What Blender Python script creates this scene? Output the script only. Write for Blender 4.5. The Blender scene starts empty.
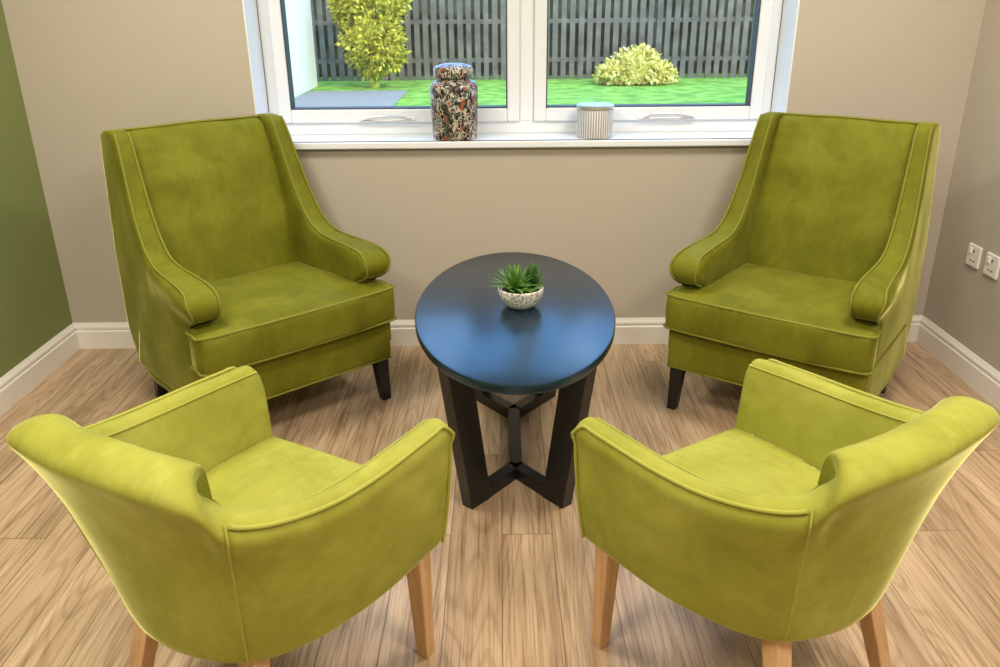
import bpy, bmesh, math, random
from mathutils import Vector, Matrix, noise
random.seed(4)
scn = bpy.context.scene
scn.view_settings.view_transform = 'Standard'
try: scn.view_settings.look = 'None'
except Exception: pass
COL = scn.collection

# ------------------------------------------------------------------ materials
def mat_new(name):
    m = bpy.data.materials.new(name); m.use_nodes = True
    nt = m.node_tree
    b = nt.nodes['Principled BSDF']
    return m, nt, b
def N(nt, t, **kw):
    n = nt.nodes.new(t)
    for k, v in kw.items(): setattr(n, k, v)
    return n
def plain(name, col, rough=0.5, metal=0.0, bump=0.0, bscale=200, spec=None, coat=0):
    m, nt, b = mat_new(name)
    b.inputs['Base Color'].default_value = (*col, 1)
    b.inputs['Roughness'].default_value = rough
    b.inputs['Metallic'].default_value = metal
    if spec is not None: b.inputs['Specular IOR Level'].default_value = spec
    if coat: b.inputs['Coat Weight'].default_value = coat
    tc = N(nt, 'ShaderNodeTexCoord')
    nz = N(nt, 'ShaderNodeTexNoise'); nz.inputs['Scale'].default_value = bscale
    nt.links.new(tc.outputs['Object'], nz.inputs['Vector'])
    if bump:
        bp = N(nt, 'ShaderNodeBump'); bp.inputs['Strength'].default_value = bump
        bp.inputs['Distance'].default_value = 0.002
        nt.links.new(nz.outputs['Fac'], bp.inputs['Height'])
        nt.links.new(bp.outputs['Normal'], b.inputs['Normal'])
    return m
def ramp(nt, stops):
    r = N(nt, 'ShaderNodeValToRGB')
    el = r.color_ramp.elements
    while len(el) < len(stops): el.new(0.5)
    for e, (p, c) in zip(el, stops):
        e.position = p; e.color = (*c, 1)
    return r
def velvet(name, dark, mid, light, sheen, tint):
    m, nt, b = mat_new(name); L = nt.links.new
    tc = N(nt, 'ShaderNodeTexCoord')
    n1 = N(nt, 'ShaderNodeTexNoise'); n1.inputs['Scale'].default_value = 4.5
    n1.inputs['Detail'].default_value = 10; n1.inputs['Roughness'].default_value = 0.66; n1.inputs['Distortion'].default_value = 0.4
    L(tc.outputs['Object'], n1.inputs['Vector'])
    r = ramp(nt, [(0.34, dark), (0.5, mid), (0.66, light)])
    L(n1.outputs['Fac'], r.inputs['Fac'])
    mp = N(nt, 'ShaderNodeMapping'); mp.inputs['Rotation'].default_value = (.3, .5, .8); mp.inputs['Scale'].default_value = (26, 7, 9)
    L(tc.outputs['Object'], mp.inputs['Vector'])
    n3 = N(nt, 'ShaderNodeTexNoise'); n3.inputs['Scale'].default_value = 1; n3.inputs['Detail'].default_value = 6; n3.inputs['Distortion'].default_value = 1.2
    L(mp.outputs[0], n3.inputs['Vector'])
    r3 = ramp(nt, [(0.38, (.88, .88, .88)), (0.60, (1.05, 1.05, 1.05))]); L(n3.outputs['Fac'], r3.inputs['Fac'])
    mx = N(nt, 'ShaderNodeMixRGB', blend_type='MULTIPLY'); mx.inputs[0].default_value = .5
    L(r.outputs['Color'], mx.inputs[1]); L(r3.outputs[0], mx.inputs[2])
    L(mx.outputs[0], b.inputs['Base Color'])
    b.inputs['Roughness'].default_value = 0.7
    b.inputs['Specular IOR Level'].default_value = 0.15
    b.inputs['Sheen Weight'].default_value = sheen
    b.inputs['Sheen Roughness'].default_value = 0.22
    b.inputs['Sheen Tint'].default_value = (*tint, 1)
    n2 = N(nt, 'ShaderNodeTexNoise'); n2.inputs['Scale'].default_value = 9
    n2.inputs['Detail'].default_value = 4
    L(tc.outputs['Object'], n2.inputs['Vector'])
    bp = N(nt, 'ShaderNodeBump'); bp.inputs['Strength'].default_value = 0.25; bp.inputs['Distance'].default_value = 0.009
    L(n2.outputs['Fac'], bp.inputs['Height'])
    L(bp.outputs['Normal'], b.inputs['Normal'])
    return m

M_vel = velvet('velvet_olive', (0.120, 0.124, 0.007), (0.152, 0.157, 0.010), (0.195, 0.200, 0.018), .95, (0.95, 0.95, 0.34))
M_vel_lit = velvet('velvet_olive_lit', (0.255, 0.260, 0.032), (0.310, 0.316, 0.046), (0.370, 0.375, 0.070), 1.0, (0.97, 0.98, 0.44))  # tub chairs: same olive velvet, ceiling light painted in as a lighter, yellower colour
M_pipe = plain('velvet_piping', (0.19, 0.197, 0.014), 0.8)
M_pipe_lit = plain('velvet_piping_lit', (0.34, 0.345, 0.05), 0.8)  # piping colour lightened the same way, as if lit from above
M_black = plain('black_leg', (0.008, 0.008, 0.010), 0.32)
M_white = plain('white_upvc', (0.82, 0.86, 0.93), 0.3)
M_trim = plain('white_gloss_trim', (0.84, 0.82, 0.78), 0.35)
M_gasket = plain('gasket', (0.05, 0.05, 0.06), 0.6)
M_metal = plain('brushed_metal', (0.62, 0.62, 0.63), 0.35, 0.8)
M_wall = plain('taupe_paint', (0.490, 0.442, 0.376), 0.75, bump=0.05, bscale=300)
M_green = plain('green_paint', (0.205, 0.250, 0.085), 0.75, bump=0.05, bscale=300)
M_ceil = plain('ceiling_paint', (0.85, 0.84, 0.82), 0.8)
M_plastic = plain('socket_plastic', (0.85, 0.83, 0.78), 0.35)
M_soil = plain('soil', (0.03, 0.02, 0.012), 0.9, bump=1, bscale=80)
M_render = plain('white_render', (0.90, 0.84, 0.76), 0.8, bump=0.3, bscale=60)
M_path = plain('paving', (0.29, 0.27, 0.25), 0.8, bump=0.5, bscale=20)

def mk_wood(name, c1, c2):
    m, nt, b = mat_new(name)
    tc = N(nt, 'ShaderNodeTexCoord'); mp = N(nt, 'ShaderNodeMapping')
    mp.inputs['Scale'].default_value = (60, 60, 5)
    nz = N(nt, 'ShaderNodeTexNoise'); nz.inputs['Scale'].default_value = 1; nz.inputs['Detail'].default_value = 4
    nt.links.new(tc.outputs['Object'], mp.inputs['Vector']); nt.links.new(mp.outputs['Vector'], nz.inputs['Vector'])
    r = ramp(nt, [(0.3, c1), (0.7, c2)])
    nt.links.new(nz.outputs['Fac'], r.inputs['Fac']); nt.links.new(r.outputs['Color'], b.inputs['Base Color'])
    b.inputs['Roughness'].default_value = 0.4
    return m
M_beech = mk_wood('beech_leg', (0.48, 0.28, 0.13), (0.64, 0.40, 0.21))

def mk_tabletop():
    m, nt, b = mat_new('black_satin_wood')
    tc = N(nt, 'ShaderNodeTexCoord'); mp = N(nt, 'ShaderNodeMapping'); mp.inputs['Scale'].default_value = (90, 6, 60)
    nz = N(nt, 'ShaderNodeTexNoise'); nz.inputs['Scale'].default_value = 1; nz.inputs['Detail'].default_value = 5
    nt.links.new(tc.outputs['Object'], mp.inputs['Vector']); nt.links.new(mp.outputs['Vector'], nz.inputs['Vector'])
    r = ramp(nt, [(0.3, (0.003, 0.008, 0.018)), (0.7, (0.005, 0.014, 0.032))])  # black wood, with blue of the reflected window sky mixed into the colour
    nt.links.new(nz.outputs['Fac'], r.inputs['Fac']); nt.links.new(r.outputs['Color'], b.inputs['Base Color'])
    b.inputs['Roughness'].default_value = 0.27
    b.inputs['Specular IOR Level'].default_value = 1.0
    b.inputs['Specular Tint'].default_value = (.42, .78, 1, 1)  # blue tint exaggerates the sky reflection
    b.inputs['Coat Weight'].default_value = 0.15
    b.inputs['Coat Roughness'].default_value = 0.25
    b.inputs['Coat Tint'].default_value = (.7, .85, 1, 1)
    bp = N(nt, 'ShaderNodeBump'); bp.inputs['Strength'].default_value = 0.06; bp.inputs['Distance'].default_value = 0.001
    nt.links.new(nz.outputs['Fac'], bp.inputs['Height']); nt.links.new(bp.outputs['Normal'], b.inputs['Normal'])
    return m
M_table = mk_tabletop()

def mk_floor():
    m, nt, b = mat_new('oak_vinyl_planks'); L = nt.links.new
    tc = N(nt, 'ShaderNodeTexCoord'); sp = N(nt, 'ShaderNodeSeparateXYZ'); cb = N(nt, 'ShaderNodeCombineXYZ')
    L(tc.outputs['Object'], sp.inputs[0]); L(sp.outputs['Y'], cb.inputs['X']); L(sp.outputs['X'], cb.inputs['Y'])
    br = N(nt, 'ShaderNodeTexBrick'); br.offset = 0.37; br.offset_frequency = 2
    br.inputs['Color1'].default_value = (0, 0, 0, 1); br.inputs['Color2'].default_value = (1, 1, 1, 1)
    br.inputs['Mortar'].default_value = (0.5, 0.5, 0.5, 1)
    br.inputs['Scale'].default_value = 1; br.inputs['Mortar Size'].default_value = 0.0013; br.inputs['Mortar Smooth'].default_value = 0.0
    br.inputs['Brick Width'].default_value = 1.22; br.inputs['Row Height'].default_value = 0.148
    L(cb.outputs[0], br.inputs['Vector'])
    ml = N(nt, 'ShaderNodeMath', operation='MULTIPLY'); ml.inputs[1].default_value = 37.0
    L(br.outputs['Color'], ml.inputs[0])
    cz = N(nt, 'ShaderNodeCombineXYZ'); L(sp.outputs['X'], cz.inputs['X']); L(sp.outputs['Y'], cz.inputs['Y']); L(ml.outputs[0], cz.inputs['Z'])
    def nse(sx, sy, det, ro, dist):
        mp = N(nt, 'ShaderNodeMapping'); mp.inputs['Scale'].default_value = (sx, sy, 1); L(cz.outputs[0], mp.inputs['Vector'])
        n = N(nt, 'ShaderNodeTexNoise'); n.inputs['Scale'].default_value = 1; n.inputs['Detail'].default_value = det
        n.inputs['Roughness'].default_value = ro; n.inputs['Distortion'].default_value = dist
        L(mp.outputs[0], n.inputs['Vector']); return n
    n1 = nse(20, 1.3, 5, .6, .2)
    n2 = nse(150, 3.2, 5, .65, .1)
    n3 = nse(6.5, .8, 1, .4, .2)
    mu = N(nt, 'ShaderNodeMath', operation='MULTIPLY'); mu.inputs[1].default_value = 120; L(n3.outputs['Fac'], mu.inputs[0])
    si = N(nt, 'ShaderNodeMath', operation='SINE'); L(mu.outputs[0], si.inputs[0])
    r1 = ramp(nt, [(0.32, (0.415, 0.282, 0.172)), (0.5, (0.55, 0.395, 0.255)), (0.68, (0.66, 0.495, 0.340))])
    L(n1.outputs['Fac'], r1.inputs['Fac'])
    r2 = ramp(nt, [(0.38, (0.46, 0.41, 0.36)), (0.50, (1, 1, 1))])
    L(n2.outputs['Fac'], r2.inputs['Fac'])
    mx = N(nt, 'ShaderNodeMixRGB', blend_type='MULTIPLY'); mx.inputs['Fac'].default_value = 0.66
    L(r1.outputs[0], mx.inputs[1]); L(r2.outputs[0], mx.inputs[2])
    r3 = ramp(nt, [(0.65, (1, 1, 1)), (1.0, (0.58, 0.52, 0.46))])
    ad = N(nt, 'ShaderNodeMath', operation='MULTIPLY_ADD'); ad.inputs[1].default_value = .5; ad.inputs[2].default_value = .5
    L(si.outputs[0], ad.inputs[0]); L(ad.outputs[0], r3.inputs['Fac'])
    mx2 = N(nt, 'ShaderNodeMixRGB', blend_type='MULTIPLY'); mx2.inputs['Fac'].default_value = 0.40
    L(mx.outputs[0], mx2.inputs[1]); L(r3.outputs[0], mx2.inputs[2])
    r4 = ramp(nt, [(0.0, (0.85, 0.84, 0.83)), (1.0, (1.07, 1.07, 1.06))])
    L(br.outputs['Color'], r4.inputs['Fac'])
    mx3 = N(nt, 'ShaderNodeMixRGB', blend_type='MULTIPLY'); mx3.inputs['Fac'].default_value = 1
    L(mx2.outputs[0], mx3.inputs[1]); L(r4.outputs[0], mx3.inputs[2])
    mx4 = N(nt, 'ShaderNodeMixRGB'); mx4.inputs[2].default_value = (0.19, 0.13, 0.08, 1)
    L(br.outputs['Fac'], mx4.inputs['Fac']); L(mx3.outputs[0], mx4.inputs[1])
    L(mx4.outputs[0], b.inputs['Base Color'])
    b.inputs['Roughness'].default_value = 0.32
    bp = N(nt, 'ShaderNodeBump'); bp.inputs['Strength'].default_value = 0.1; bp.inputs['Distance'].default_value = 0.001
    L(n2.outputs['Fac'], bp.inputs['Height']); L(bp.outputs['Normal'], b.inputs['Normal'])
    return m
M_floor = mk_floor()

def mk_glass():
    m = bpy.data.materials.new('window_glass'); m.use_nodes = True; nt = m.node_tree
    nt.nodes.clear()
    out = N(nt, 'ShaderNodeOutputMaterial'); tr = N(nt, 'ShaderNodeBsdfTransparent'); gl = N(nt, 'ShaderNodeBsdfGlossy')
    gl.inputs['Roughness'].default_value = 0.02
    mx = N(nt, 'ShaderNodeMixShader'); mx.inputs[0].default_value = 0.05
    nt.links.new(tr.outputs[0], mx.inputs[1]); nt.links.new(gl.outputs[0], mx.inputs[2]); nt.links.new(mx.outputs[0], out.inputs[0])
    return m
M_glass = mk_glass()

def mk_noisecol(name, stops, scale, rough=0.8, det=3):
    m, nt, b = mat_new(name)
    tc = N(nt, 'ShaderNodeTexCoord')
    nz = N(nt, 'ShaderNodeTexNoise'); nz.inputs['Scale'].default_value = scale; nz.inputs['Detail'].default_value = det
    nt.links.new(tc.outputs['Object'], nz.inputs['Vector'])
    r = ramp(nt, stops); nt.links.new(nz.outputs['Fac'], r.inputs['Fac'])
    nt.links.new(r.outputs[0], b.inputs['Base Color']); b.inputs['Roughness'].default_value = rough
    return m
M_grass = mk_noisecol('lawn', [(0.38, (0.12, 0.29, 0.02)), (0.62, (0.29, 0.50, 0.06))], 3.5, 0.9, det=8)
M_bush1 = mk_noisecol('bush_leaves', [(0.36, (0.18, 0.19, 0.02)), (0.52, (0.66, 0.56, 0.05)), (0.7, (0.90, 0.74, 0.10))], 9, 0.6)
M_bush2 = mk_noisecol('yellow_leaves', [(0.35, (0.50, 0.40, 0.06)), (0.58, (0.98, 0.82, 0.26))], 9, 0.6)
M_hedge = mk_noisecol('hedge', [(0.35, (0.010, 0.022, 0.014)), (0.7, (0.07, 0.090, 0.045))], 3, 0.9)
M_fence = mk_noisecol('fence_wood', [(0.3, (0.12, 0.095, 0.075)), (0.7, (0.22, 0.185, 0.15))], 4, 0.85)
M_bowl = mk_noisecol('speckled_ceramic', [(0.44, (0.40, 0.37, 0.32)), (0.50, (0.82, 0.79, 0.72))], 110, 0.5)
M_leafA = mk_noisecol('succulent_green', [(0.3, (0.045, 0.17, 0.02)), (0.7, (0.18, 0.38, 0.06))], 40, 0.45)
M_leafB = mk_noisecol('succulent_dark', [(0.3, (0.02, 0.08, 0.02)), (0.7, (0.12, 0.24, 0.05))], 40, 0.45)

def mk_jar():
    m, nt, b = mat_new('botanical_glaze'); L = nt.links.new
    tc = N(nt, 'ShaderNodeTexCoord')
    mp = N(nt, 'ShaderNodeMapping'); mp.inputs['Scale'].default_value = (1, 1, 0.6); mp.inputs['Rotation'].default_value = (0.6, 0.3, 0)
    L(tc.outputs['Object'], mp.inputs['Vector'])
    nd = N(nt, 'ShaderNodeTexNoise'); nd.inputs['Scale'].default_value = 30; nd.inputs['Detail'].default_value = 3
    L(tc.outputs['Object'], nd.inputs['Vector'])
    ma = N(nt, 'ShaderNodeVectorMath', operation='MULTIPLY_ADD'); ma.inputs[1].default_value = (.045, .045, .045)
    L(nd.outputs['Color'], ma.inputs[0]); L(mp.outputs[0], ma.inputs[2])
    v1 = N(nt, 'ShaderNodeTexVoronoi'); v1.inputs['Scale'].default_value = 85; v1.feature = 'F1'
    L(ma.outputs[0], v1.inputs['Vector'])
    ve = N(nt, 'ShaderNodeTexVoronoi'); ve.inputs['Scale'].default_value = 85; ve.feature = 'DISTANCE_TO_EDGE'
    L(ma.outputs[0], ve.inputs['Vector'])
    re = ramp(nt, [(0.04, (1, 1, 1)), (0.11, (0, 0, 0))]); L(ve.outputs['Distance'], re.inputs['Fac'])
    r2 = ramp(nt, [(0.0, (0.02, 0.014, 0.012)), (0.36, (0.45, 0.40, 0.33)), (0.46, (0.30, 0.07, 0.025)), (0.58, (0.05, 0.09, 0.08)), (0.70, (0.03, 0.02, 0.02))])
    r2.color_ramp.interpolation = 'CONSTANT'
    sp = N(nt, 'ShaderNodeSeparateColor'); L(v1.outputs['Color'], sp.inputs[0]); L(sp.outputs[0], r2.inputs['Fac'])
    nz = N(nt, 'ShaderNodeTexNoise'); nz.inputs['Scale'].default_value = 24; L(tc.outputs['Object'], nz.inputs['Vector'])
    r3 = ramp(nt, [(0.46, (0.1, 0.1, 0.1)), (0.52, (.9, .9, .9))]); L(nz.outputs['Fac'], r3.inputs['Fac'])
    ml = N(nt, 'ShaderNodeMixRGB', blend_type='MULTIPLY'); ml.inputs[0].default_value = 1; L(re.outputs[0], ml.inputs[1]); L(r3.outputs[0], ml.inputs[2])
    mx = N(nt, 'ShaderNodeMixRGB'); mx.inputs[2].default_value = (.66, .61, .52, 1)
    L(ml.outputs[0], mx.inputs[0]); L(r2.outputs[0], mx.inputs[1])
    L(mx.outputs[0], b.inputs['Base Color']); b.inputs['Roughness'].default_value = 0.25
    return m
M_jar = mk_jar()
def mk_pot():
    m, nt, b = mat_new('striped_ceramic'); L = nt.links.new
    tc = N(nt, 'ShaderNodeTexCoord'); sp = N(nt, 'ShaderNodeSeparateXYZ'); L(tc.outputs['Object'], sp.inputs[0])
    at = N(nt, 'ShaderNodeMath', operation='ARCTAN2'); L(sp.outputs['Y'], at.inputs[0]); L(sp.outputs['X'], at.inputs[1])
    mu = N(nt, 'ShaderNodeMath', operation='MULTIPLY'); mu.inputs[1].default_value = 44; L(at.outputs[0], mu.inputs[0])
    si = N(nt, 'ShaderNodeMath', operation='SINE'); L(mu.outputs[0], si.inputs[0])
    ad = N(nt, 'ShaderNodeMath', operation='MULTIPLY_ADD'); ad.inputs[1].default_value = 0.5; ad.inputs[2].default_value = 0.5; L(si.outputs[0], ad.inputs[0])
    r = ramp(nt, [(0.35, (0.28, 0.28, 0.30)), (0.6, (0.72, 0.72, 0.72))]); L(ad.outputs[0], r.inputs['Fac'])
    L(r.outputs[0], b.inputs['Base Color']); b.inputs['Roughness'].default_value = 0.4
    return m
M_pot = mk_pot()

# ------------------------------------------------------------------ geometry helpers
def empty(name, loc=(0, 0, 0), rotz=0):
    e = bpy.data.objects.new(name, None); e.location = loc; e.rotation_euler = (0, 0, rotz); e.empty_display_size = 0.1
    COL.objects.link(e); return e
def obj_from_bm(name, bm, mat, parent=None, smooth=True):
    bmesh.ops.recalc_face_normals(bm, faces=bm.faces[:])
    me = bpy.data.meshes.new(name); bm.to_mesh(me); bm.free()
    if smooth:
        for p in me.polygons: p.use_smooth = True
    o = bpy.data.objects.new(name, me); COL.objects.link(o)
    if mat: me.materials.append(mat)
    if parent: o.parent = parent
    return o
def add_box(bm, x0, x1, y0, y1, z0, z1):
    vs = [bm.verts.new((x, y, z)) for x in (x0, x1) for y in (y0, y1) for z in (z0, z1)]
    for f in ((0, 1, 3, 2), (4, 6, 7, 5), (0, 4, 5, 1), (2, 3, 7, 6), (0, 2, 6, 4), (1, 5, 7, 3)):
        bm.faces.new([vs[i] for i in f])
    return vs
def boxes(name, lst, mat, parent=None, bevel=0.0, seg=2):
    bm = bmesh.new()
    for b in lst: add_box(bm, *b)
    o = obj_from_bm(name, bm, mat, parent, smooth=False)
    if bevel:
        md = o.modifiers.new('bevel', 'BEVEL'); md.width = bevel; md.segments = seg; md.limit_method = 'ANGLE'
    return o
def add_prism_x(bm, pts, x0, x1):
    A = [bm.verts.new((x0, y, z)) for y, z in pts]
    B = [bm.verts.new((x1, y, z)) for y, z in pts]
    n = len(pts)
    bm.faces.new(A); bm.faces.new(B[::-1])
    for i in range(n):
        bm.faces.new((A[i], B[i], B[(i + 1) % n], A[(i + 1) % n]))
def add_prism_z(bm, pts, z0, z1):
    A = [bm.verts.new((x, y, z0)) for x, y in pts]; B = [bm.verts.new((x, y, z1)) for x, y in pts]
    n = len(pts)
    bm.faces.new(A); bm.faces.new(B[::-1])
    for i in range(n):
        bm.faces.new((A[i], B[i], B[(i + 1) % n], A[(i + 1) % n]))
def soften(o, voxel=0.011, it=6, fac=0.6):
    md = o.modifiers.new('r', 'REMESH'); md.mode = 'VOXEL'; md.voxel_size = voxel; md.use_smooth_shade = True
    md = o.modifiers.new('s', 'SMOOTH'); md.factor = fac; md.iterations = it
    bpy.context.view_layer.update()
    dg = bpy.context.evaluated_depsgraph_get()
    me = bpy.data.meshes.new_from_object(o.evaluated_get(dg))
    mats = [m for m in o.data.materials]
    o.modifiers.clear(); o.data = me
    if not me.materials:
        for m in mats: me.materials.append(m)
    for p in me.polygons: p.use_smooth = True
    return o
def deform(o, f):
    for v in o.data.vertices: v.co = f(v.co.copy())
    o.data.update()
def catmull(P, k, closed=False):
    out = []; n = len(P)
    P = [Vector(p) for p in P]
    rng = n if closed else n - 1
    for i in range(rng):
        if closed: a, b, c, d = P[(i - 1) % n], P[i], P[(i + 1) % n], P[(i + 2) % n]
        else: a, b, c, d = P[max(i - 1, 0)], P[i], P[i + 1], P[min(i + 2, n - 1)]
        for j in range(k):
            t = j / k
            out.append(0.5 * ((2 * b) + (c - a) * t + (2 * a - 5 * b + 4 * c - d) * t * t + (3 * b - a - 3 * c + d) * t ** 3))
    if not closed: out.append(P[-1])
    return out
def tube(name, pts, r, mat, parent, closed=False):
    cu = bpy.data.curves.new(name, 'CURVE'); cu.dimensions = '3D'; cu.bevel_depth = r; cu.bevel_resolution = 2
    s = cu.splines.new('POLY'); s.points.add(len(pts) - 1)
    for p, q in zip(s.points, pts): p.co = (q[0], q[1], q[2], 1)
    s.use_cyclic_u = closed; s.use_smooth = True
    cu.use_fill_caps = True
    cu.materials.append(mat)
    o = bpy.data.objects.new(name, cu); COL.objects.link(o); o.parent = parent
    return o
def lathe(name, prof, mat, parent=None, seg=48, loc=(0, 0, 0)):
    bm = bmesh.new(); rings = []
    for r, z in prof:
        if r < 1e-5: rings.append([bm.verts.new((0, 0, z))])
        else: rings.append([bm.verts.new((r * math.cos(2 * math.pi * i / seg), r * math.sin(2 * math.pi * i / seg), z)) for i in range(seg)])
    for a, b in zip(rings, rings[1:]):
        for i in range(seg):
            j = (i + 1) % seg
            if len(a) == 1 and len(b) == 1: continue
            if len(a) == 1: bm.faces.new((a[0], b[i], b[j]))
            elif len(b) == 1: bm.faces.new((a[i], a[j], b[0]))
            else: bm.faces.new((a[i], a[j], b[j], b[i]))
    o = obj_from_bm(name, bm, mat, parent); o.location = loc
    md = o.modifiers.new('e', 'EDGE_SPLIT'); md.split_angle = math.radians(40)
    return o
def taper_leg(name, top, bot, z1, st, sb, mat, parent):
    bm = bmesh.new()
    T = [bm.verts.new((top[0] + dx * st / 2, top[1] + dy * st / 2, z1)) for dx, dy in ((-1, -1), (1, -1), (1, 1), (-1, 1))]
    B = [bm.verts.new((bot[0] + dx * sb / 2, bot[1] + dy * sb / 2, 0)) for dx, dy in ((-1, -1), (1, -1), (1, 1), (-1, 1))]
    bm.faces.new(T); bm.faces.new(B)
    for i in range(4): bm.faces.new((T[i], T[(i + 1) % 4], B[(i + 1) % 4], B[i]))
    o = obj_from_bm(name, bm, mat, parent, smooth=False)
    md = o.modifiers.new('b', 'BEVEL'); md.width = 0.003; md.segments = 2
    return o
def wobble(amp, sc, seed=0):
    off = Vector((seed * 3.1, seed * 1.7, seed))
    def f(c):
        d = noise.noise_vector(c * sc + off)
        return c + d * amp
    return f

# ------------------------------------------------------------------ room
XL, XR, YB, YF, ZC = -1.913, 1.895, 3.414, -1.6, 2.45
WX0, WX1, SZ, WT = -0.985, 1.172, 0.91, 2.12
YO = 3.72
boxes('floor', [(XL - .1, XR + .1, YF - .1, YO, -.1, 0)], M_floor)
boxes('ceiling', [(XL - .1, XR + .1, YF - .1, YO, ZC, ZC + .1)], M_ceil)
boxes('wall_left', [(XL - .1, XL, YF - .1, YB, 0, ZC)], M_green)
boxes('wall_right', [(XR, XR + .1, YF - .1, YB, 0, ZC)], M_wall)
boxes('wall_front', [(XL, XR, YF - .1, YF, 0, ZC)], M_wall)
boxes('wall_back', [(XL - .1, WX0, YB, YO, 0, ZC), (WX1, XR + .1, YB, YO, 0, ZC),
                    (WX0, WX1, YB, YO, 0, SZ - .028), (WX0, WX1, YB, YO, WT, ZC)], M_wall)
def baseboard(name, p0, p1, nrm):
    prof = [(0, 0), (.018, 0), (.018, .082), (.0135, .088), (.0155, .095), (.015, .103), (.009, .113), (.006, .120), (0, .120)]
    bm = bmesh.new()
    A = [bm.verts.new((p0[0] + nrm[0] * d, p0[1] + nrm[1] * d, z)) for d, z in prof]
    B = [bm.verts.new((p1[0] + nrm[0] * d, p1[1] + nrm[1] * d, z)) for d, z in prof]
    bm.faces.new(A); bm.faces.new(B)
    for i in range(len(prof)):
        j = (i + 1) % len(prof); bm.faces.new((A[i], A[j], B[j], B[i]))
    return obj_from_bm(name, bm, M_trim, smooth=False)
baseboard('baseboard_back', (XL, YB), (XR, YB), (0, -1))
baseboard('baseboard_left', (XL, YF), (XL, YB - .018), (1, 0))
baseboard('baseboard_right', (XR, YF), (XR, YB - .018), (-1, 0))

boxes('trim_reveal', [(WX0, WX0 + .006, YB - .001, 3.59, SZ, WT), (WX1 - .006, WX1, YB - .001, 3.59, SZ, WT), (WX0, WX1, YB - .001, 3.59, WT - .006, WT)], M_white)
boxes('window_sill', [(WX0, WX1, YB - .03, 3.60, SZ - .028, SZ), (WX0 - .03, WX1 + .03, YB - .032, YB - .001, SZ - .028, SZ)], M_white, bevel=.005)
win = empty('window_1', (0, 3.64, 0))
F0, F1 = -.045, .03
x0, x1 = WX0 + .006, WX1 - .006
mx0, mx1 = .092, .152
boxes('outer_frame', [(x0, x0 + .045, F0, F1, SZ, WT - .006), (x1 - .04, x1, F0, F1, SZ, WT - .006), (x0 + .045, x1 - .04, F0, F1, SZ, SZ + .05),
                      (x0 + .045, x1 - .04, F0, F1, WT - .056, WT - .006), (mx0, mx1, F0, F1, SZ + .05, WT - .056)], M_white, win, bevel=.004)
def sash(nm, a, b):
    z0, z1 = SZ + .05, WT - .056; w = .052
    boxes(nm, [(a, a + w, F0 - .014, F1 - .01, z0, z1), (b - w, b, F0 - .014, F1 - .01, z0, z1),
               (a + w, b - w, F0 - .014, F1 - .01, z0, z0 + w + .004), (a + w, b - w, F0 - .014, F1 - .01, z1 - w, z1)], M_white, win, bevel=.006, seg=3)
    g = .005
    boxes(nm + '_gasket', [(a + w, a + w + g, F0 - .008, F1 - .02, z0 + w, z1 - w), (b - w - g, b - w, F0 - .008, F1 - .02, z0 + w, z1 - w),
                (a + w, b - w, F0 - .008, F1 - .02, z0 + w + .004, z0 + w + .009), (a + w, b - w, F0 - .008, F1 - .02, z1 - w - g, z1 - w)], M_gasket, win)
    boxes(nm + '_glass', [(a + w, b - w, -.012, -.008, z0 + w, z1 - w)], M_glass, win)
sash('sash_left', x0 + .045, mx0); sash('sash_right', mx1, x1 - .04)
def stay(nm, x, s):
    z = SZ + .052
    boxes(nm + '_bar', [(x - .12, x + .12, F0 - .028, F0 - .020, z + .004, z + .013)], M_metal, win, bevel=.003)
    tube(nm + '_arm', catmull([(x - s * .11, F0 - .03, z + .012), (x - s * .03, F0 - .036, z + .028), (x + s * .05, F0 - .034, z + .027), (x + s * .1, F0 - .03, z + .012)], 5), .0045, M_metal, win)
    boxes(nm + '_plate', [(x - .13, x - .08, F0 - .024, F0 - .013, z, z + .022), (x + .07, x + .12, F0 - .024, F0 - .013, z, z + .022)], M_white, win, bevel=.003)
stay('stay_left', -.47, 1); stay('stay_right', .72, -1)

def socket(y):
    e = empty('wall_socket', (XR, y, .485))
    boxes('plate', [(-.010, 0, -.043, .043, -.043, .043)], M_plastic, e, bevel=.003)
    boxes('rocker', [(-.015, -.009, .012, .026, .005, .03)], M_plastic, e, bevel=.002)
    boxes('pin_holes', [(-.0108, -.0098, -.006, .002, .012, .024), (-.0108, -.0098, -.018, -.006, -.022, -.018), (-.0108, -.0098, .004, .014, -.022, -.018)], M_gasket, e)
socket(3.125); socket(2.995)

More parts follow.
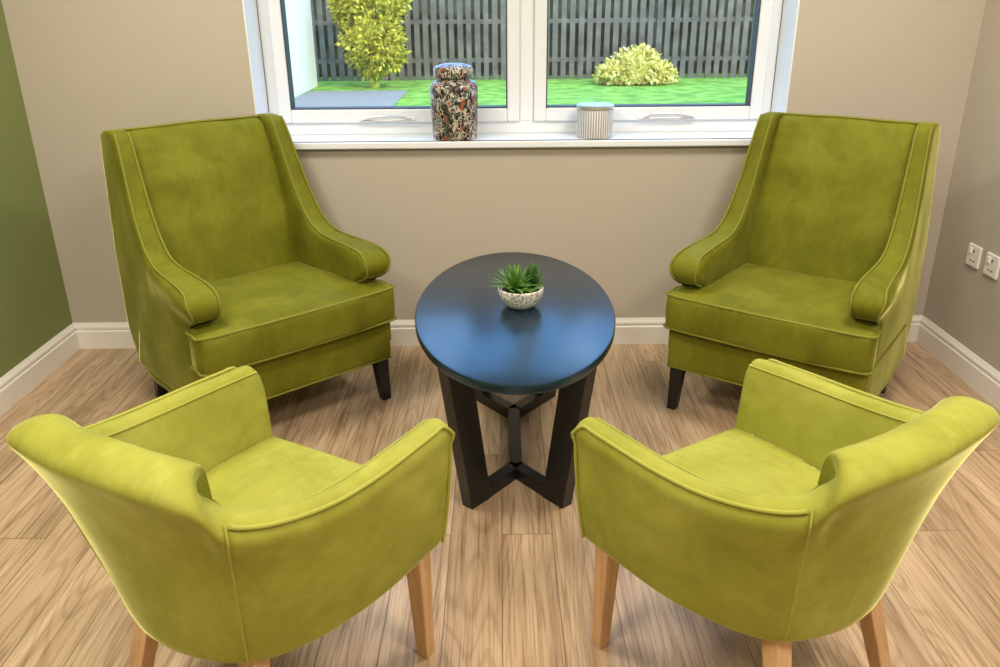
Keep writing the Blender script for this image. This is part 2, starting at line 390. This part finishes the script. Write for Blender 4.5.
# ------------------------------------------------------------------ high back armchair
def narrow(z):
    return 1 - .105 * max(0, min(1, (z - .60) / .42))
def armchair(loc, rz, sc=(1, 1, 1)):
    e = empty('wingback_armchair', loc, rz); e.scale = sc
    side = [(.285, .17), (.33, .60), (.374, .98), (.368, 1.02), (.31, 1.035), (.235, 1.028), (.213, 1.0),
            (.170, .90), (.118, .78), (.065, .695), (.01, .642), (-.07, .618), (-.20, .612), (-.285, .608), (-.330, .594),
            (-.352, .562), (-.348, .528), (-.320, .502), (-.285, .487), (-.262, .455), (-.255, .40), (-.255, .17)]
    sm = [tuple(v) for v in catmull([(a, b, 0) for a, b in side], 3, True)]
    side2 = [(a, b) for a, b, _ in sm]
    def rollf(y, z):
        return math.exp(-((z - .570) / .055) ** 2) * max(0, min(1, (.02 - y) / .28))
    for sx, nm in ((1, 'side_right'), (-1, 'side_left')):
        bm = bmesh.new()
        add_prism_x(bm, side2, .262, .348)
        o = obj_from_bm(nm, bm, M_vel, e)
        soften(o, .010, 5)
        def f(c):
            t = max(0, min(1, (c.z - .62) / .4))
            inner = 1 - (c.x - .262) / .086
            c.x += inner * (.018 * t)
            roll = rollf(c.y, c.z)
            c.x += roll * (.026 if inner < .5 else -.008)
            c.x *= sx * narrow(c.z)
            return c
        deform(o, f); deform(o, wobble(.003, 7, 1 if sx > 0 else 2))
        if sx < 0: o.data.flip_normals()
        path = [(.235, 1.03), (.211, 1.0), (.168, .90), (.116, .78), (.063, .695), (.008, .643), (-.07, .619), (-.20, .613), (-.285, .608), (-.330, .595), (-.352, .562), (-.349, .527), (-.320, .502), (-.285, .486), (-.263, .45)]
        for xx, sub in ((.340, 'outer'), (.272, 'inner')):
            pts = []
            for (yy, zz, _) in catmull([(a, b, 0) for a, b in path], 4):
                t = max(0, min(1, (zz - .62) / .4))
                x = xx + (.018 * t if sub == 'inner' else 0) + rollf(yy, zz) * (.025 if sub == 'outer' else -.007)
                pts.append((sx * x * narrow(zz), yy, zz))
            tube(nm + '_piping_' + sub, pts, .0042, M_pipe, e)
    bm = bmesh.new()
    add_prism_x(bm, [(.10, .36), (.125, .50), (.158, .66), (.200, .82), (.243, .97), (.262, 1.012), (.305, 1.03), (.362, 1.02), (.370, .98), (.33, .60), (.285, .17), (.12, .17)], -.275, .275)
    o = obj_from_bm('backrest', bm, M_vel, e); soften(o, .011, 6)
    def fb(c):
        if c.y < .30 - (1 - c.z) * .1:
            c.y -= .022 * max(0, 1 - (c.x / .27) ** 2) * max(0, min(1, (1.0 - c.z) / .15))
        c.z += .006 * (1 - (c.x / .3) ** 2) * max(0, (c.z - .9) / .13)
        c.x *= narrow(c.z)
        return c
    deform(o, fb); deform(o, wobble(.005, 6, 5))
    k = narrow(1.03)
    tube('backrest_piping', catmull([(-.30 * k, .305, 1.030), (-.15, .29, 1.032), (0, .288, 1.035), (.15, .29, 1.032), (.30 * k, .305, 1.030)], 4), .0045, M_pipe, e)
    bm = bmesh.new()
    add_prism_x(bm, [(-.345, .175), (-.360, .33), (.20, .33), (.28, .175)], -.352, .352)
    o = obj_from_bm('seat_base', bm, M_vel, e); soften(o, .011, 3); deform(o, wobble(.003, 6, 8))
    tube('base_piping', [(-.347, -.345, .178), (.347, -.345, .178), (.347, .27, .178), (-.347, .27, .178)], .004, M_pipe, e, True)
    out = [(-.352, -.385), (-.20, -.395), (0, -.398), (.20, -.395), (.352, -.385), (.362, -.34), (.354, -.275), (.27, -.262), (.262, -.20), (.262, .13), (-.262, .13), (-.262, -.20), (-.27, -.262), (-.354, -.275), (-.362, -.34)]
    bm = bmesh.new(); add_prism_z(bm, out, .335, .475)
    o = obj_from_bm('seat_cushion', bm, M_vel, e); soften(o, .010, 7)
    def fc(c):
        r = max(0, 1 - (c.x / .36) ** 2) * max(0, 1 - ((c.y + .12) / .27) ** 2)
        t = (c.z - .335) / .14
        c.z += .024 * r * max(0, t)
        if c.y < -.33: c.y -= .010 * (1 - (2 * t - 1) ** 2)
        return c
    deform(o, fc); deform(o, wobble(.005, 6, 11))
    oo = [(x * .992, y + .004 if y < -.3 else y) for x, y in out]
    for z, s in ((.468, 'top'), (.344, 'bottom')):
        pts = [oo[12] + (z,), oo[13] + (z,), oo[14] + (z,)] + [p + (z,) for p in oo[:8]]
        tube('cushion_piping_' + s, catmull(pts, 3), .0052, M_pipe, e)
    taper_leg('leg_1', (-.318, -.310), (-.326, -.322), .19, .05, .034, M_black, e)
    taper_leg('leg_2', (.318, -.310), (.326, -.322), .19, .05, .034, M_black, e)
    taper_leg('leg_3', (-.285, .24), (-.29, .285), .19, .05, .034, M_black, e)
    taper_leg('leg_4', (.285, .24), (.29, .285), .19, .05, .034, M_black, e)
    return e
armchair((-.924, 2.894, 0), math.radians(42), (1.04, 1.02, 1))
armchair((1.104, 2.842, 0), math.radians(-37), (.98, 1, 1))

# ------------------------------------------------------------------ tub chair
def tub_chair(loc, rz, s=1.0):
    e = empty('tub_chair', loc, rz); e.scale = (s, s, s)
    ZB = .30
    st = [(.312, -.315, .632, .285, -.305, .070, 0),
          (.318, -.20, .636, .284, -.20, .070, 0),
          (.321, -.06, .640, .276, -.06, .070, 0),
          (.315, .06, .650, .252, .05, .070, 0),
          (.297, .165, .670, .215, .13, .075, 0),
          (.268, .232, .690, .180, .17, .085, .05),
          (.250, .258, .716, .165, .183, .098, .6),
          (.237, .280, .760, .150, .192, .108, 1),
          (.195, .302, .783, .115, .207, .104, 1),
          (.10, .322, .793, .06, .222, .100, 1),
          (0, .328, .797, 0, .228, .100, 1)]
    full = st + [(-a, b, c, -d, f, g, h) for a, b, c, d, f, g, h in st[-2::-1]]
    K = 4
    def interp(cols):
        return catmull([[r[i] for i in cols] for r in full], K)
    T = interp((0, 1, 2)); B = interp((3, 4, 5)); R = interp((6, 6, 6))
    n = len(T); rings = []
    for i in range(n):
        a = T[max(i - 2, 0)]; c = T[min(i + 2, n - 1)]
        tg = Vector((c.x - a.x, c.y - a.y)).normalized()
        nr = Vector((tg.y, -tg.x))
        t = Vector((T[i].x, T[i].y)); h = T[i].z; b = Vector((B[i].x, B[i].y)); th = B[i].z; ro = max(0, min(1, R[i].x))
        def P(xy, z): return Vector((xy[0], xy[1], z))
        def L(s, p=1.0): return b + (t - nr * .006 * ro - b) * (s ** p)
        pw = 1 + .35 * ro
        ring = [P(b - nr * .010, ZB), P(b, ZB + .012), P(L(.25, pw) + nr * .004, ZB + (h - ZB) * .25), P(L(.5, pw) + nr * .006, ZB + (h - ZB) * .5), P(L(.75, pw) + nr * .004, ZB + (h - ZB) * .73),
                P(t - nr * .002, h - .058), P(t + nr * (.006 + .008 * ro), h - .034), P(t - nr * .003, h - .009), P(t - nr * th * .5, h + .006), P(t - nr * (th - .010), h - .014), P(t - nr * (th + .002), h - .046)]
        it = t - nr * th; ib = b - nr * (.075)
        ring += [P(it * .6 + ib * .4, .40 + (h - .40) * .55), P(it * .2 + ib * .8, .42), P(ib, ZB + .02)]
        rings.append(ring)
    def cap(ring, dy, s):
        c = sum(ring, Vector()) / len(ring)
        return [c + (p - c) * s + Vector((0, dy, 0)) for p in ring]
    rr = [cap(rings[0], -.016, .80), cap(rings[0], -.010, .94)] + rings + [cap(rings[-1], -.010, .94), cap(rings[-1], -.016, .80)]
    bm = bmesh.new(); V = [[bm.verts.new(p) for p in r] for r in rr]; m = len(rr[0])
    for a, b in zip(V, V[1:]):
        for i in range(m):
            j = (i + 1) % m; bm.faces.new((a[i], a[j], b[j], b[i]))
    bm.faces.new(V[0]); bm.faces.new(V[-1][::-1])
    o = obj_from_bm('tub_shell', bm, M_vel_lit, e)
    md = o.modifiers.new('ss', 'SUBSURF'); md.levels = 2; md.render_levels = 2
    bpy.context.view_layer.update()
    me = bpy.data.meshes.new_from_object(o.evaluated_get(bpy.context.evaluated_depsgraph_get()))
    o.modifiers.clear(); o.data = me
    deform(o, wobble(.003, 7, 21))
    for side in (0, 1):
        idx = (lambda i: i) if side == 0 else (lambda i: n - 1 - i)
        fr = rings[idx(0)]
        pts = [fr[k] + Vector((0, -.006, 0)) for k in (1, 2, 3, 4, 5, 6)]
        J = 22
        pts += [rings[idx(i)][7] + Vector((0, 0, .001)) for i in range(1, J)]
        pts = catmull(pts, 2)
        tube('arm_piping_%d' % (side + 1), pts, .0045, M_pipe_lit, e)
        pts = [rings[idx(0)][9] + Vector((0, -.004, 0))] + [rings[idx(i)][9] for i in range(2, J + 2)]
        tube('arm_inner_seam_%d' % (side + 1), catmull(pts, 2), .0022, M_pipe_lit, e)
        r = rings[idx(J)]
        tube('back_seam_%d' % (side + 1), catmull([r[k] for k in (1, 2, 3, 4, 5, 6, 7)], 4), .0022, M_pipe_lit, e)
    seat = [(B[i].x * .80, B[i].y - .045) for i in range(2, n - 2)]
    seat = [(.235, -.318)] + seat + [(-.235, -.318)]
    bm = bmesh.new(); add_prism_z(bm, seat, .345, .452)
    o = obj_from_bm('seat_cushion', bm, M_vel_lit, e); soften(o, .011, 6)
    def fc(c):
        r = max(0, 1 - (c.x / .27) ** 2) * max(0, 1 - ((c.y + .06) / .27) ** 2)
        if c.z > .40: c.z += .025 * r
        return c
    deform(o, fc); deform(o, wobble(.003, 6, 31))
    bm = bmesh.new(); add_prism_z(bm, [(x * 1.02, y + .012) for x, y in seat], .298, .36)
    o = obj_from_bm('seat_rail', bm, M_vel_lit, e); soften(o, .011, 3)
    taper_leg('leg_1', (-.245, -.265), (-.25, -.272), .32, .046, .032, M_beech, e)
    taper_leg('leg_2', (.245, -.265), (.25, -.272), .32, .046, .032, M_beech, e)
    taper_leg('leg_3', (-.145, .135), (-.185, .225), .32, .046, .032, M_beech, e)
    taper_leg('leg_4', (.145, .135), (.185, .225), .32, .046, .032, M_beech, e)
    return e
tub_chair((-.533, 1.414, 0), math.radians(150), .99)
tub_chair((.584, 1.462, 0), math.radians(-146.5), .97)

# ------------------------------------------------------------------ oval table
TX, TY, TZ = .048, 2.51, .522
tb = empty('oval_coffee_table', (TX, TY, 0))
bm = bmesh.new(); seg = 96
prof = [(-.012, TZ - .030), (-.003, TZ - .028), (0, TZ - .022), (0, TZ - .006), (-.002, TZ - .002), (-.007, TZ)]
rings = []
for d, z in prof:
    rings.append([bm.verts.new(((.321 + d) * math.cos(2 * math.pi * i / seg), (.605 + d) * math.sin(2 * math.pi * i / seg), z)) for i in range(seg)])
for a, b in zip(rings, rings[1:]):
    for i in range(seg):
        j = (i + 1) % seg; bm.faces.new((a[i], a[j], b[j], b[i]))
bm.faces.new(rings[0]); bm.faces.new(rings[-1])
o = obj_from_bm('table_top', bm, M_table, tb)
md = o.modifiers.new('e', 'EDGE_SPLIT'); md.split_angle = math.radians(35)
def beam(name, a, b, w, h, z0, shift=0):
    a = Vector(a); b = Vector(b); d = (b - a).normalized(); nn = Vector((-d.y, d.x)) * w / 2
    bm = bmesh.new()
    add_prism_z(bm, [tuple(a + nn), tuple(b + nn), tuple(b - nn), tuple(a - nn)], z0, z0 + h)
    o = obj_from_bm(name, bm, M_black, tb, smooth=False)
    md = o.modifiers.new('b', 'BEVEL'); md.width = .002; md.segments = 2
jy = .205
beam('spine_bottom', (0, -jy), (0, jy), .042, .042, 0)
beam('spine_top', (0, -jy), (0, jy), .042, .035, TZ - .065)
k = 0
for sy in (-1, 1):
    for sx in (-1, 1):
        k += 1
        foot = Vector((sx * .15, sy * (jy + .175)))
        d = (foot - Vector((0, sy * jy))).normalized()
        beam('foot_arm_%d' % k, (0, sy * (jy - .01)), tuple(foot), .042, .042, 0)
        topp = Vector((sx * .205, sy * (jy + .21)))
        beam('top_arm_%d' % k, (0, sy * (jy - .01)), tuple(topp), .042, .035, TZ - .065)
        nn = Vector((-d.y, d.x)) * .021
        bm = bmesh.new()
        f0, f1 = foot - d * .085, foot + d * .005
        t0, t1 = topp - d * .085, topp + d * .01
        A = [bm.verts.new((*(p), 0)) for p in (f0 + nn, f1 + nn, f1 - nn, f0 - nn)]
        Bv = [bm.verts.new((*(p), TZ - .03)) for p in (t0 + nn, t1 + nn, t1 - nn, t0 - nn)]
        bm.faces.new(A); bm.faces.new(Bv)
        for i in range(4): bm.faces.new((A[i], A[(i + 1) % 4], Bv[(i + 1) % 4], Bv[i]))
        o = obj_from_bm('leg_%d' % k, bm, M_black, tb, smooth=False)
        md = o.modifiers.new('b', 'BEVEL'); md.width = .002; md.segments = 2

# ------------------------------------------------------------------ succulent bowl
pl = empty('potted_succulent', (.068, 2.50, TZ))
lathe('bowl', [(0, 0), (.038, 0), (.045, .004), (.064, .025), (.073, .048), (.074, .062), (.071, .066), (.068, .063), (.066, .055), (0, .052)], M_bowl, pl)
lathe('soil', [(0, .058), (.04, .058), (.0665, .054)], M_soil, pl)
def leaf(bm, base, az, el, ln, w, curl, th=.004):
    prev = None; segs = 7
    p = Vector(base); e0 = el
    for i in range(segs + 1):
        s = i / segs
        ww = w * (0.55 + .9 * s - 1.45 * s * s) if s < 1 else .0003
        ww = max(ww, .0004)
        ang = e0 - curl * s
        d = Vector((math.cos(az) * math.cos(ang), math.sin(az) * math.cos(ang), math.sin(ang)))
        sd = Vector((-math.sin(az), math.cos(az), 0)); up = sd.cross(d)
        if i: p = p + d * ln / segs
        tt = th * (1 - .8 * s)
        ring = [bm.verts.new(p + sd * ww), bm.verts.new(p - up * -tt * .2), bm.verts.new(p - sd * ww), bm.verts.new(p - up * tt)]
        if prev:
            for a in range(4): bm.faces.new((prev[a], prev[(a + 1) % 4], ring[(a + 1) % 4], ring[a]))
        prev = ring
bm = bmesh.new()
for i in range(38):
    s = i / 38
    leaf(bm, (-.020, -.006, .060), i * 2.4 + .2, .35 + 1.1 * s, .098 - .018 * s, .0115, .5 - .6 * s)
obj_from_bm('agave_leaves', bm, M_leafA, pl)
bm = bmesh.new()
for i in range(60):
    s = i / 60
    c = Vector((.038, .012, .062 + .050 * s))
    leaf(bm, c, i * 2.4, .15 + 1.2 * s, .050 - .014 * s, .015, -.4, .006)
obj_from_bm('rosette_leaves', bm, M_leafB, pl)
bm = bmesh.new()
for i in range(16):
    leaf(bm, (.005 + .03 * math.cos(i), -.03 + .01 * math.sin(i * 2), .058), i * 2.4, .7, .035, .008, .3, .005)
obj_from_bm('filler_leaves', bm, M_leafA, pl)

# ------------------------------------------------------------------ jar + pot on sill
j = empty('ginger_jar', (-.180, 3.474, SZ))
lathe('body', [(0, 0), (.086, 0), (.091, .004), (.093, .03), (.097, .12), (.098, .200), (.095, .216), (.084, .228), (.068, .234), (.064, .246)], M_jar, j)
lathe('lid', [(.064, .244), (.079, .245), (.081, .250), (.081, .276), (.076, .286), (.055, .294), (.03, .298), (0, .299)], M_jar, j)
p = empty('striped_candle_jar', (.402, 3.485, SZ))
lathe('body', [(0, 0), (.070, 0), (.075, .004), (.075, .112), (.073, .115)], M_pot, p)
lathe('lid', [(.073, .115), (.078, .116), (.078, .128), (.075, .131), (.03, .133), (0, .133)], M_metal, p)

# ------------------------------------------------------------------ outside
boxes('lawn_ground', [(-25, 25, YO, 30, -.12, -.02)], M_grass)
boxes('garden_path', [(-3.25, -1.55, YO, 14.6, -.02, -.005)], M_path)
boxes('neighbouring_wall', [(-3.6, -3.3, YO + .3, 15.6, -.02, 3.2)], M_render)
bm = bmesh.new(); x = -10.0
while x < 11:
    w = .100 + random.uniform(-.006, .006); h = 1.95 + random.uniform(-.02, .02)
    y = 16.6 + random.uniform(-.01, .01)
    add_box(bm, x, x + w, y, y + .022, -.02, h)
    x += .165
for z in (.3, 1.0, 1.65): add_box(bm, -10, 11, 16.622, 16.67, z, z + .08)
for i in range(9): add_box(bm, -10 + i * 2.6, -9.88 + i * 2.6, 16.67, 16.78, -.03, 2.0)
obj_from_bm('garden_fence', bm, M_fence, smooth=False)
bm = bmesh.new(); nx, nz = 120, 20; G = []
for a in range(nx + 1):
    col = []
    for b_ in range(nz + 1):
        X = -15 + 31 * a / nx; Z = -.05 + 2.6 * b_ / nz
        d = noise.noise(Vector((X * 1.3, 0, Z * 1.3))) * .4 + noise.noise(Vector((X * 5, 3, Z * 5))) * .15
        col.append(bm.verts.new((X, 17.6 + d + (.5 if b_ == nz else 0), Z if b_ == 0 else Z + d * .5)))
    G.append(col)
for a in range(nx):
    for b_ in range(nz): bm.faces.new((G[a][b_], G[a + 1][b_], G[a + 1][b_ + 1], G[a][b_ + 1]))
obj_from_bm('garden_hedge', bm, M_hedge)
def bush(name, lobes, mat, n):
    """irregular shrub: leafy lobes (cx,cy,cz,rx,rz) around woody cores"""
    bm = bmesh.new(); rnd = random.Random(len(name))
    for (cx, cy, cz, rx, rz) in lobes:
        c = (cx, cy, cz)
        for i in range(n):
            d = Vector((rnd.gauss(0, 1), rnd.gauss(0, 1), rnd.gauss(0, 1))).normalized()
            lump = 1 + .30 * noise.noise(d * 2.2 + Vector(c)) + .18 * noise.noise(d * 6)
            r = lump * rnd.uniform(.72, 1.05)
            p = Vector((cx + d.x * rx * r, cy + d.y * rx * r, max(.03, cz + d.z * rz * r)))
            q = Vector((rnd.gauss(0, 1), rnd.gauss(0, 1), rnd.gauss(0, 1))).normalized()
            u = q.cross(d); u = u.normalized() if u.length > .01 else Vector((1, 0, 0)); v = (d + q * .6).normalized()
            s = rnd.uniform(.035, .075)
            vs = [bm.verts.new(p - u * s * .5), bm.verts.new(p + v * s), bm.verts.new(p + u * s * .5), bm.verts.new(p - v * s * .7)]
            bm.faces.new(vs)
        ico = bmesh.ops.create_icosphere(bm, subdivisions=3, radius=1, matrix=Matrix.Translation(c) @ Matrix.Diagonal((rx * .68, rx * .68, rz * .72, 1)))
        for vtx in ico['verts']: vtx.co.z = max(vtx.co.z, -.02)
    c = lobes[0]
    bmesh.ops.create_cone(bm, cap_ends=True, segments=10, radius1=.09, radius2=.07, depth=.6, matrix=Matrix.Translation((c[0], c[1], .28)))
    return obj_from_bm(name, bm, mat, smooth=False)
bush('garden_shrub', [(-2.20, 15.3, .85, .52, .66), (-2.45, 15.4, 1.45, .45, .50), (-1.98, 15.35, 1.50, .46, .55), (-2.0, 15.2, .62, .38, .42)], M_bush1, 1900)
bush('golden_shrub', [(2.50, 15.55, .20, .50, .40), (2.15, 15.5, .12, .38, .26), (2.88, 15.55, .12, .36, .26), (2.60, 15.6, .34, .28, .30)], M_bush2, 1300)

# ------------------------------------------------------------------ world + lights
w = bpy.data.worlds.new('sky'); scn.world = w; w.use_nodes = True; nt = w.node_tree
bg = nt.nodes['Background']
tc = N(nt, 'ShaderNodeTexCoord'); sp = N(nt, 'ShaderNodeSeparateXYZ'); nt.links.new(tc.outputs['Generated'], sp.inputs[0])
r = ramp(nt, [(0.0, (0.60, 0.82, 1.0)), (0.30, (0.15, 0.45, 1.0)), (0.7, (0.35, 0.62, 1.0))]); nt.links.new(sp.outputs['Z'], r.inputs['Fac'])
nt.links.new(r.outputs[0], bg.inputs['Color']); bg.inputs['Strength'].default_value = 3.6
sun = bpy.data.lights.new('sun', 'SUN'); sun.energy = 2.8; sun.angle = math.radians(3); sun.color = (1, .86, .60)
so = bpy.data.objects.new('sun', sun); COL.objects.link(so); so.location = (0, -5, 8)
so.rotation_euler = Vector((-.55, .65, -.62)).to_track_quat('-Z', 'Y').to_euler()
def ceiling_light(x, y, pw, s=.55):
    e = empty('ceiling_light', (x, y, ZC))
    boxes('housing', [(-s / 2 - .02, s / 2 + .02, -s / 2 - .02, s / 2 + .02, -.02, 0)], M_trim, e, bevel=.004)
    l = bpy.data.lights.new('lamp', 'AREA'); l.energy = pw; l.size = s; l.color = (1, .90, .76)
    o = bpy.data.objects.new('lamp', l); COL.objects.link(o); o.parent = e; o.location = (0, 0, -.025)
ceiling_light(-1.1, 2.2, 32); ceiling_light(1.1, 2.2, 32)
ceiling_light(-1.0, .3, 43); ceiling_light(1.0, .3, 43)
pt = bpy.data.lights.new('window_portal', 'AREA'); pt.shape = 'RECTANGLE'; pt.size = 2.15; pt.size_y = 1.2; pt.energy = 1
try: pt.cycles.is_portal = True
except Exception: pt.energy = 0
po = bpy.data.objects.new('window_portal', pt); COL.objects.link(po); po.location = (.09, 3.73, 1.52)
po.rotation_euler = (-math.pi / 2, 0, 0)

# ------------------------------------------------------------------ camera
cam = bpy.data.cameras.new('camera'); cam.sensor_width = 36; cam.lens = 818 * 36 / 1000; cam.clip_start = .05; cam.clip_end = 200
co = bpy.data.objects.new('camera', cam); COL.objects.link(co)
M = Matrix.Rotation(math.radians(90 - 22.3), 4, 'X') @ Matrix.Rotation(math.radians(-.5), 4, 'Z')
co.matrix_world = Matrix.Translation((0, 0, 1.45)) @ M
scn.camera = co
